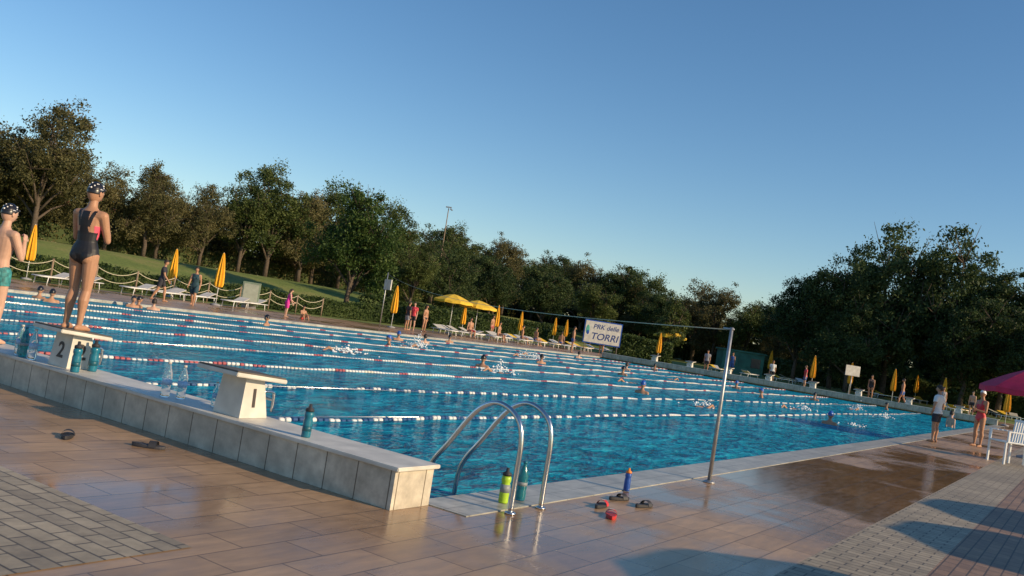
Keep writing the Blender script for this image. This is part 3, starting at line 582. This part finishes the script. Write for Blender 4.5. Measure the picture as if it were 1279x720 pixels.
for i in range(nn+1):
    p=F0.lerp(F1,i/nn); q.tube([p,p+Vector((0,0,1.05))],.045,wood,7)
    if prev is not None:
        for zt in(.98,.62):
            pts=[prev.lerp(p,k/8)+Vector((0,0,zt-.26*4*(k/8)*(1-k/8))) for k in range(9)]; q.tube(pts,.018,ropem,5)
    prev=p
q.obj('rope_fence')
q=B(); q.box((0,0,.75),(.9,.12,1.2),simple('board_green_grey',(.22,.28,.2),.6),bev=.01); q.box((0,-.07,.8),(.75,.02,.9),simple('notice_paper',(.4,.42,.33),.7)); q.box((0,0,.07),(.7,.1,.14),greyc); q.obj('notice_board',(26.4,32.0,0),-.9)
q=B(); q.tube([(0,0,0),(0,0,1.5)],.03,galv,6); q.box((0,-.04,1.75),(1.0,.04,.7),white,bev=.01); q.obj('small_sign_board',(59.3,9.3,0),-.95)
q=B(); q.tube([(0,0,0),(0,0,6),(0,0,9.8)],[.08,.06,.04],wood,8); q.box((.0,0,9.9),(.6,.18,.12),galv,bev=.03); q.box((.28,0,9.7),(.28,.3,.1),galv,Matrix.Rotation(.5,3,'Y')); q.obj('floodlight_pole',(65.2,50.5,gz(50.5)),-.9)
q=B(); q.box((0,0,1.62),(2.78,.05,1.72),bluep,bev=.005); q.box((0,-.03,1.62),(2.62,.03,1.56),white)
for sx in(-1.2,1.2): q.tube([(sx,.06,0),(sx,.06,2.5)],.035,galv,8)
sg_=q.obj('banner_sign',(54.05,25.85,0),math.radians(-56.9))
text('PRK delle',.48,navy,sg_,(.20,-.048,2.02),(math.pi/2,0,0),shear=.2,bold=.006); text('TORRI',.70,navy,sg_,(.16,-.048,1.30),(math.pi/2,0,0),shear=.2,bold=.008)
q=B(); q.sphere((-1.12,-.045,1.75),(.14,.006,.34),simple('mark_green',(.1,.4,.3),.5)); q.sphere((-1.09,-.05,1.55),(.10,.006,.16),bluep); o=q.obj('plain_mark'); o.parent=sg_
kg=simple('turquoise_panel',(.03,.15,.11),.6,var=.3,scale=2); roofm=simple('terracotta_roof',(.32,.12,.06),.8,var=.2,scale=3); plaster=simple('warm_plaster',(.55,.42,.28),.8); glassd=simple('dark_window',(.03,.04,.05),.15)
q=B(); q.box((0,0,.95),(3.6,2.4,1.9),kg); q.box((0,0,1.98),(3.9,2.7,.12),kg); 
for i in range(3): q.box((-1.1+1.1*i,-1.22,1.1),(.8,.05,.8),[glassd,kg,glassd][i])
q.obj('beach_kiosk',(72.5,21.6,0),-1.0)
def house(loc,rz,w=12,d=8,h=5):
    q=B(); q.box((0,0,h/2),(w,d,h),plaster); q.add([(-w/2-.4,-d/2-.4,h),(w/2+.4,-d/2-.4,h),(w/2+.4,d/2+.4,h),(-w/2-.4,d/2+.4,h),(-w/2+1.5,0,h+1.9),(w/2-1.5,0,h+1.9)],[(0,1,5,4),(1,2,5),(2,3,4,5),(3,0,4),(3,2,1,0)],roofm)
    for i in range(4):
        q.box((-w/2+1.6+i*(w-3.2)/3,-d/2-.01,1.7),(1.1,.06,1.3),glassd); q.box((-w/2+1.6+i*(w-3.2)/3,-d/2-.03,1.0),(1.3,.1,.08),white)
    q.box((0,-d/2-.02,1.05),(1,.08,2.1),wood); q.obj('house',loc,rz)
house((52,92,1.9),-.5,h=3.2); house((82,86,1.9),-.7,h=3.2); house((66,96,1.9),-.5,h=3.2)
# ------------------------------------------------------------------ vegetation
L_olive=leafmat('olive_foliage',(.055,.058,.022),(.12,.115,.045),(.21,.185,.08))
L_green=leafmat('green_foliage',(.030,.052,.015),(.075,.105,.028),(.15,.18,.05))
L_bright=leafmat('bright_foliage',(.025,.055,.012),(.055,.10,.022),(.11,.16,.04))
L_dark=leafmat('dark_foliage',(.020,.040,.015),(.052,.085,.026),(.11,.145,.05))
L_hedge=leafmat('hedge_foliage',(.02,.04,.010),(.055,.09,.022),(.11,.15,.045),scale=1.2)
def leaves(q,C,mat,size,asp=.5):
    n=len(C); a=RNG.normal(size=(n,3)); a/=np.linalg.norm(a,axis=1)[:,None]; b_=RNG.normal(size=(n,3)); b_-=a*(a*b_).sum(1)[:,None]; b_/=np.linalg.norm(b_,axis=1)[:,None]
    s_=size*RNG.uniform(.6,1.4,size=(n,1)); v=np.stack([C-a*s_,C+b_*s_*asp,C+a*s_,C-b_*s_*asp],1).reshape(-1,3)
    o=len(q.v); q.v+=v.tolist(); i=q.mi(mat); q.f+=[(o+4*k,o+4*k+1,o+4*k+2,o+4*k+3) for k in range(n)]; q.m+=[i]*n; q.s+=[False]*n
def tree_mesh(name,H,R_,th,mat,ncl,nl,size,airy=1.0,nlob=6,spike=.45):
    q=B(); cz=(th+H)/2; hz=(H-th)/2
    w=[Vector((0,0,0))]; 
    for k in range(1,7): w.append(Vector((RNG.normal()*.12*k*.5,RNG.normal()*.12*k*.5,H*.78*k/6)))
    q.tube(w,[.024*H*(1-.14*k) for k in range(7)],bark,8)
    subs=[]
    for i in range(nlob):
        a=2*math.pi*(i+RNG.uniform(-.3,.3))/nlob*1.0; hgt=RNG.uniform(.20,.90); rad=R_*RNG.uniform(.35,.80)*(1.15-hgt*.6)
        subs.append((np.array([math.cos(a)*rad,math.sin(a)*rad,th+(H-th)*hgt]),R_*RNG.uniform(.26,.46)))
    subs.append((np.array([RNG.normal()*.4,RNG.normal()*.4,th+(H-th)*.84]),R_*.34)); subs.append((np.array([0,0,th+(H-th)*.5]),R_*.55))
    for c,r in subs:
        c_=Vector(c.tolist()); z0=max(th*.6,c_.z*.45); a=Vector((w[3].x*.5,w[3].y*.5,z0)); m_=a.lerp(c_,.5)+Vector((0,0,.3)); q.tube([a,m_,c_],[.012*H,.008*H,.004*H],bark,5)
        for j in range(5):
            d=Vector(RNG.normal(size=3).tolist()); d.z=abs(d.z)+.3; e=c_+d.normalized()*r*1.2; q.tube([c_,e],[.004*H,.001*H],bark,4)
    pts=[]; tot=sum(r**2 for _,r in subs)
    for c,r in subs:
        k=int(ncl*r*r/tot)
        for _ in range(k):
            d=RNG.normal(size=3); d/=np.linalg.norm(d); 
            sk=RNG.random()<.22; rr=r*RNG.uniform(.2,1)**.5*(1+(RNG.uniform(.1,spike) if sk else 0)); p=c+d*rr*np.array([1,1,.85+.15*airy])
            if sk: p[2]+=abs(RNG.normal())*.15*r
            if p[2]<th*.8: p[2]=th*.8+RNG.uniform(0,.5)
            sp_=RNG.uniform(.035,.10)*R_*airy; n_=int(nl*RNG.uniform(.4,1.5)); pts.append(p+RNG.normal(size=(n_,3))*sp_*np.array([1,1,.8]))
    leaves(q,np.concatenate(pts),mat,size); return q.mesh(name)
olive=[tree_mesh('olive_tree',10,3.9,.9,L_olive,240,95,.095,1.05,nlob=n_,spike=.6) for n_ in (8,9,10,12)]
greens=[tree_mesh('broadleaf_tree',10,4.2,.9,L_green,250,105,.10,1.0,nlob=n_) for n_ in (9,11)]
darks=[tree_mesh('broadleaf_tree',10,4.6,1.0,L_dark,300,115,.11,.95,nlob=n_,spike=.4) for n_ in (10,12)]
near=tree_mesh('lime_tree',8.6,3.7,1.7,L_bright,300,110,.09,1.0,nlob=11,spike=.4)
place(near,'lime_tree',(39.9,38.1,gz(38.1)),.4,(1.0,1.0,1.0))
bt=tree_mesh('young_tree',7,2.2,1.2,L_green,90,90,.11,1.1)
def tp(lst,s,t,h,nm='tree',wf=1.0):
    k=h/9.8; place(random.choice(lst),nm,(s,t,gz(t)-.1),random.random()*6.28,(k*wf,k*wf,k))
top=[(10,7.4),(20,7.8),(25,8.4),(29,9.4),(31.5,10.0),(33.5,7.9),(36,7.6),(40,7.8),(44,8.2),(48,9.2),(52,9.0),(56,8.8),(62,8.0),(70,8.0),(80,8.2),(90,8.6),(110,8.9)]
for s_ in np.arange(8,100,2.9):
    h=float(np.interp(s_,[a for a,_ in top],[b_ for _,b_ in top])); tt=59-4*max(0,min(1,(s_-45)/25))
    g_=olive if s_<60 else olive+greens
    if random.random()<.25: g_=greens
    tp(g_,s_+random.uniform(-1.2,1.2),tt+random.uniform(-2.5,2.5),h*random.uniform(.80,1.10),'tree',random.uniform(1.0,1.25))
for s_ in np.arange(10,105,4.6): tp(greens+olive,s_,65+random.uniform(-2,2),random.uniform(6.2,7.8),'tree',1.2)
for t_ in np.arange(48,14,-3.4):
    h=float(np.interp(t_,[14,20,25,32,40,50],[7.0,6.8,7.2,9.4,9.2,9.4])); tp(greens+darks+olive,92+random.uniform(-2,2),t_,h*random.uniform(.84,1.06),'tree',1.08)
for t_ in np.arange(60,-30,-5.5): tp(darks,101+random.uniform(-2,2),t_,random.uniform(6.4,7.6),'tree',1.2)
for s_,t_,h in ((50,41,5.6),(57,42.5,6),(64,43,6),(72,42,6.3),(79,40,6.5),(84,34,6.3)): tp(greens+darks,s_,t_,h,'tree',1.15)
for s_,t_,h,w_ in ((73,17,8.6,.9),(73.4,14,10.2,.9),(75.3,10.2,13.3,.9),(74.6,5.6,12.8,.9),(74.8,1.6,10.6,.95),(76,-2.5,8.8,1.0),(70,-7,9,1),(82,13,9.6,1),(84,4,11,1),(71,12.2,7.5,1.1),(71.5,3.8,8,1.1),(85,-3,9.5,1),(70,-1,7,1.1)): tp(darks if s_<80 else darks+greens,s_,t_,h,'broadleaf_tree',w_)
place(bt,'young_tree',(64.5,24.8,0),1,.8)
def hedge(name,a,b_,w,h,n,mat,size=.07,rough=.07,wav=.08):
    a=np.array(a);b_=np.array(b_); L_=np.linalg.norm(b_-a); d=(b_-a)/L_; p=np.array([-d[1],d[0]])
    q=B(); c=(a+b_)/2; R=Matrix.Rotation(math.atan2(d[1],d[0]),3,'Z'); zc=gz(c[1])
    q.box((c[0],c[1],zc+h*.40),(L_,w*.7,h*.72),L_dark,R)
    u=RNG.uniform(0,L_,n); k=RNG.integers(0,3,n); y=np.where(k==0,RNG.uniform(-w/2,w/2,n),np.where(k==1,-w/2,w/2))+RNG.normal(0,rough,n); z=np.where(k==0,h,RNG.uniform(0,h,n))+RNG.normal(0,rough,n)+(wav*np.sin(u*1.3)+wav*.8*np.sin(u*.53+1))*(z_:=1)
    P=np.stack([a[0]+d[0]*u+p[0]*y,a[1]+d[1]*u+p[1]*y,zc+z],1); leaves(q,P,mat,size); q.obj(name)
hedge('hedge',(4,34.4),(39,35.2),1.0,.95,24000,L_hedge)
hedge('hedge',(39,35.6),(68,36.5),1.4,1.5,14000,L_hedge,.1)
hedge('hedge',(60.5,28),(63,24),1.2,1.6,5000,L_hedge,.1)
hedge('undergrowth',(8,62.3),(100,61),2.2,1.9,26000,L_olive,.14,.35,.4)
hedge('undergrowth',(8,67),(104,67),3,3.0,16000,L_dark,.3)
hedge('undergrowth',(97,66),(97,-40),3,4.2,16000,L_dark,.3)
hedge('undergrowth',(80,24),(78,-25),2,1.8,9000,L_dark,.2)
# ------------------------------------------------------------------ camera / light / sky
yaw,pitch,roll,Fp=.58,.036,.157,1124.5
f=Vector((math.cos(pitch)*math.cos(yaw),math.cos(pitch)*math.sin(yaw),math.sin(pitch))); r0=Vector((math.sin(yaw),-math.cos(yaw),0)); u0=r0.cross(f)
rr=math.cos(roll)*r0+math.sin(roll)*u0; uu=-math.sin(roll)*r0+math.cos(roll)*u0
cam=bpy.data.cameras.new('camera'); co=bpy.data.objects.new('camera',cam); COL.objects.link(co)
M=Matrix((rr,uu,-f)).transposed().to_4x4(); M.translation=Vector((-5.09,-4.43,1.48)); co.matrix_world=M
cam.sensor_width=36; cam.lens=Fp*36/1279; cam.clip_end=5000; cam.clip_start=.05; SC.camera=co
az=math.radians(-80); el=math.radians(21)
sd=Vector((math.cos(el)*math.cos(az),math.cos(el)*math.sin(az),math.sin(el)))
sun=bpy.data.lights.new('sun','SUN'); sun.energy=5.0; sun.angle=math.radians(.5); sun.color=(1,.76,.47); so=bpy.data.objects.new('sun',sun); COL.objects.link(so); so.rotation_euler=sd.to_track_quat('Z','Y').to_euler()
w=bpy.data.worlds.new('World'); SC.world=w; w.use_nodes=True; nt=w.node_tree; sk=nt.nodes.new('ShaderNodeTexSky'); sk.sky_type='NISHITA'; sk.sun_disc=False; sk.sun_elevation=el; sk.sun_rotation=math.pi/2-az; sk.air_density=1.05; sk.dust_density=.15; sk.ozone_density=3.3
hsv=nt.nodes.new('ShaderNodeHueSaturation'); hsv.inputs['Saturation'].default_value=1.14; nt.links.new(sk.outputs[0],hsv.inputs['Color'])
bgn=nt.nodes['Background']; bgn.inputs['Strength'].default_value=.135; nt.links.new(hsv.outputs[0],bgn.inputs['Color'])
SC.view_settings.view_transform='Standard'; SC.view_settings.look='None'; SC.view_settings.exposure=0; SC.view_settings.gamma=1
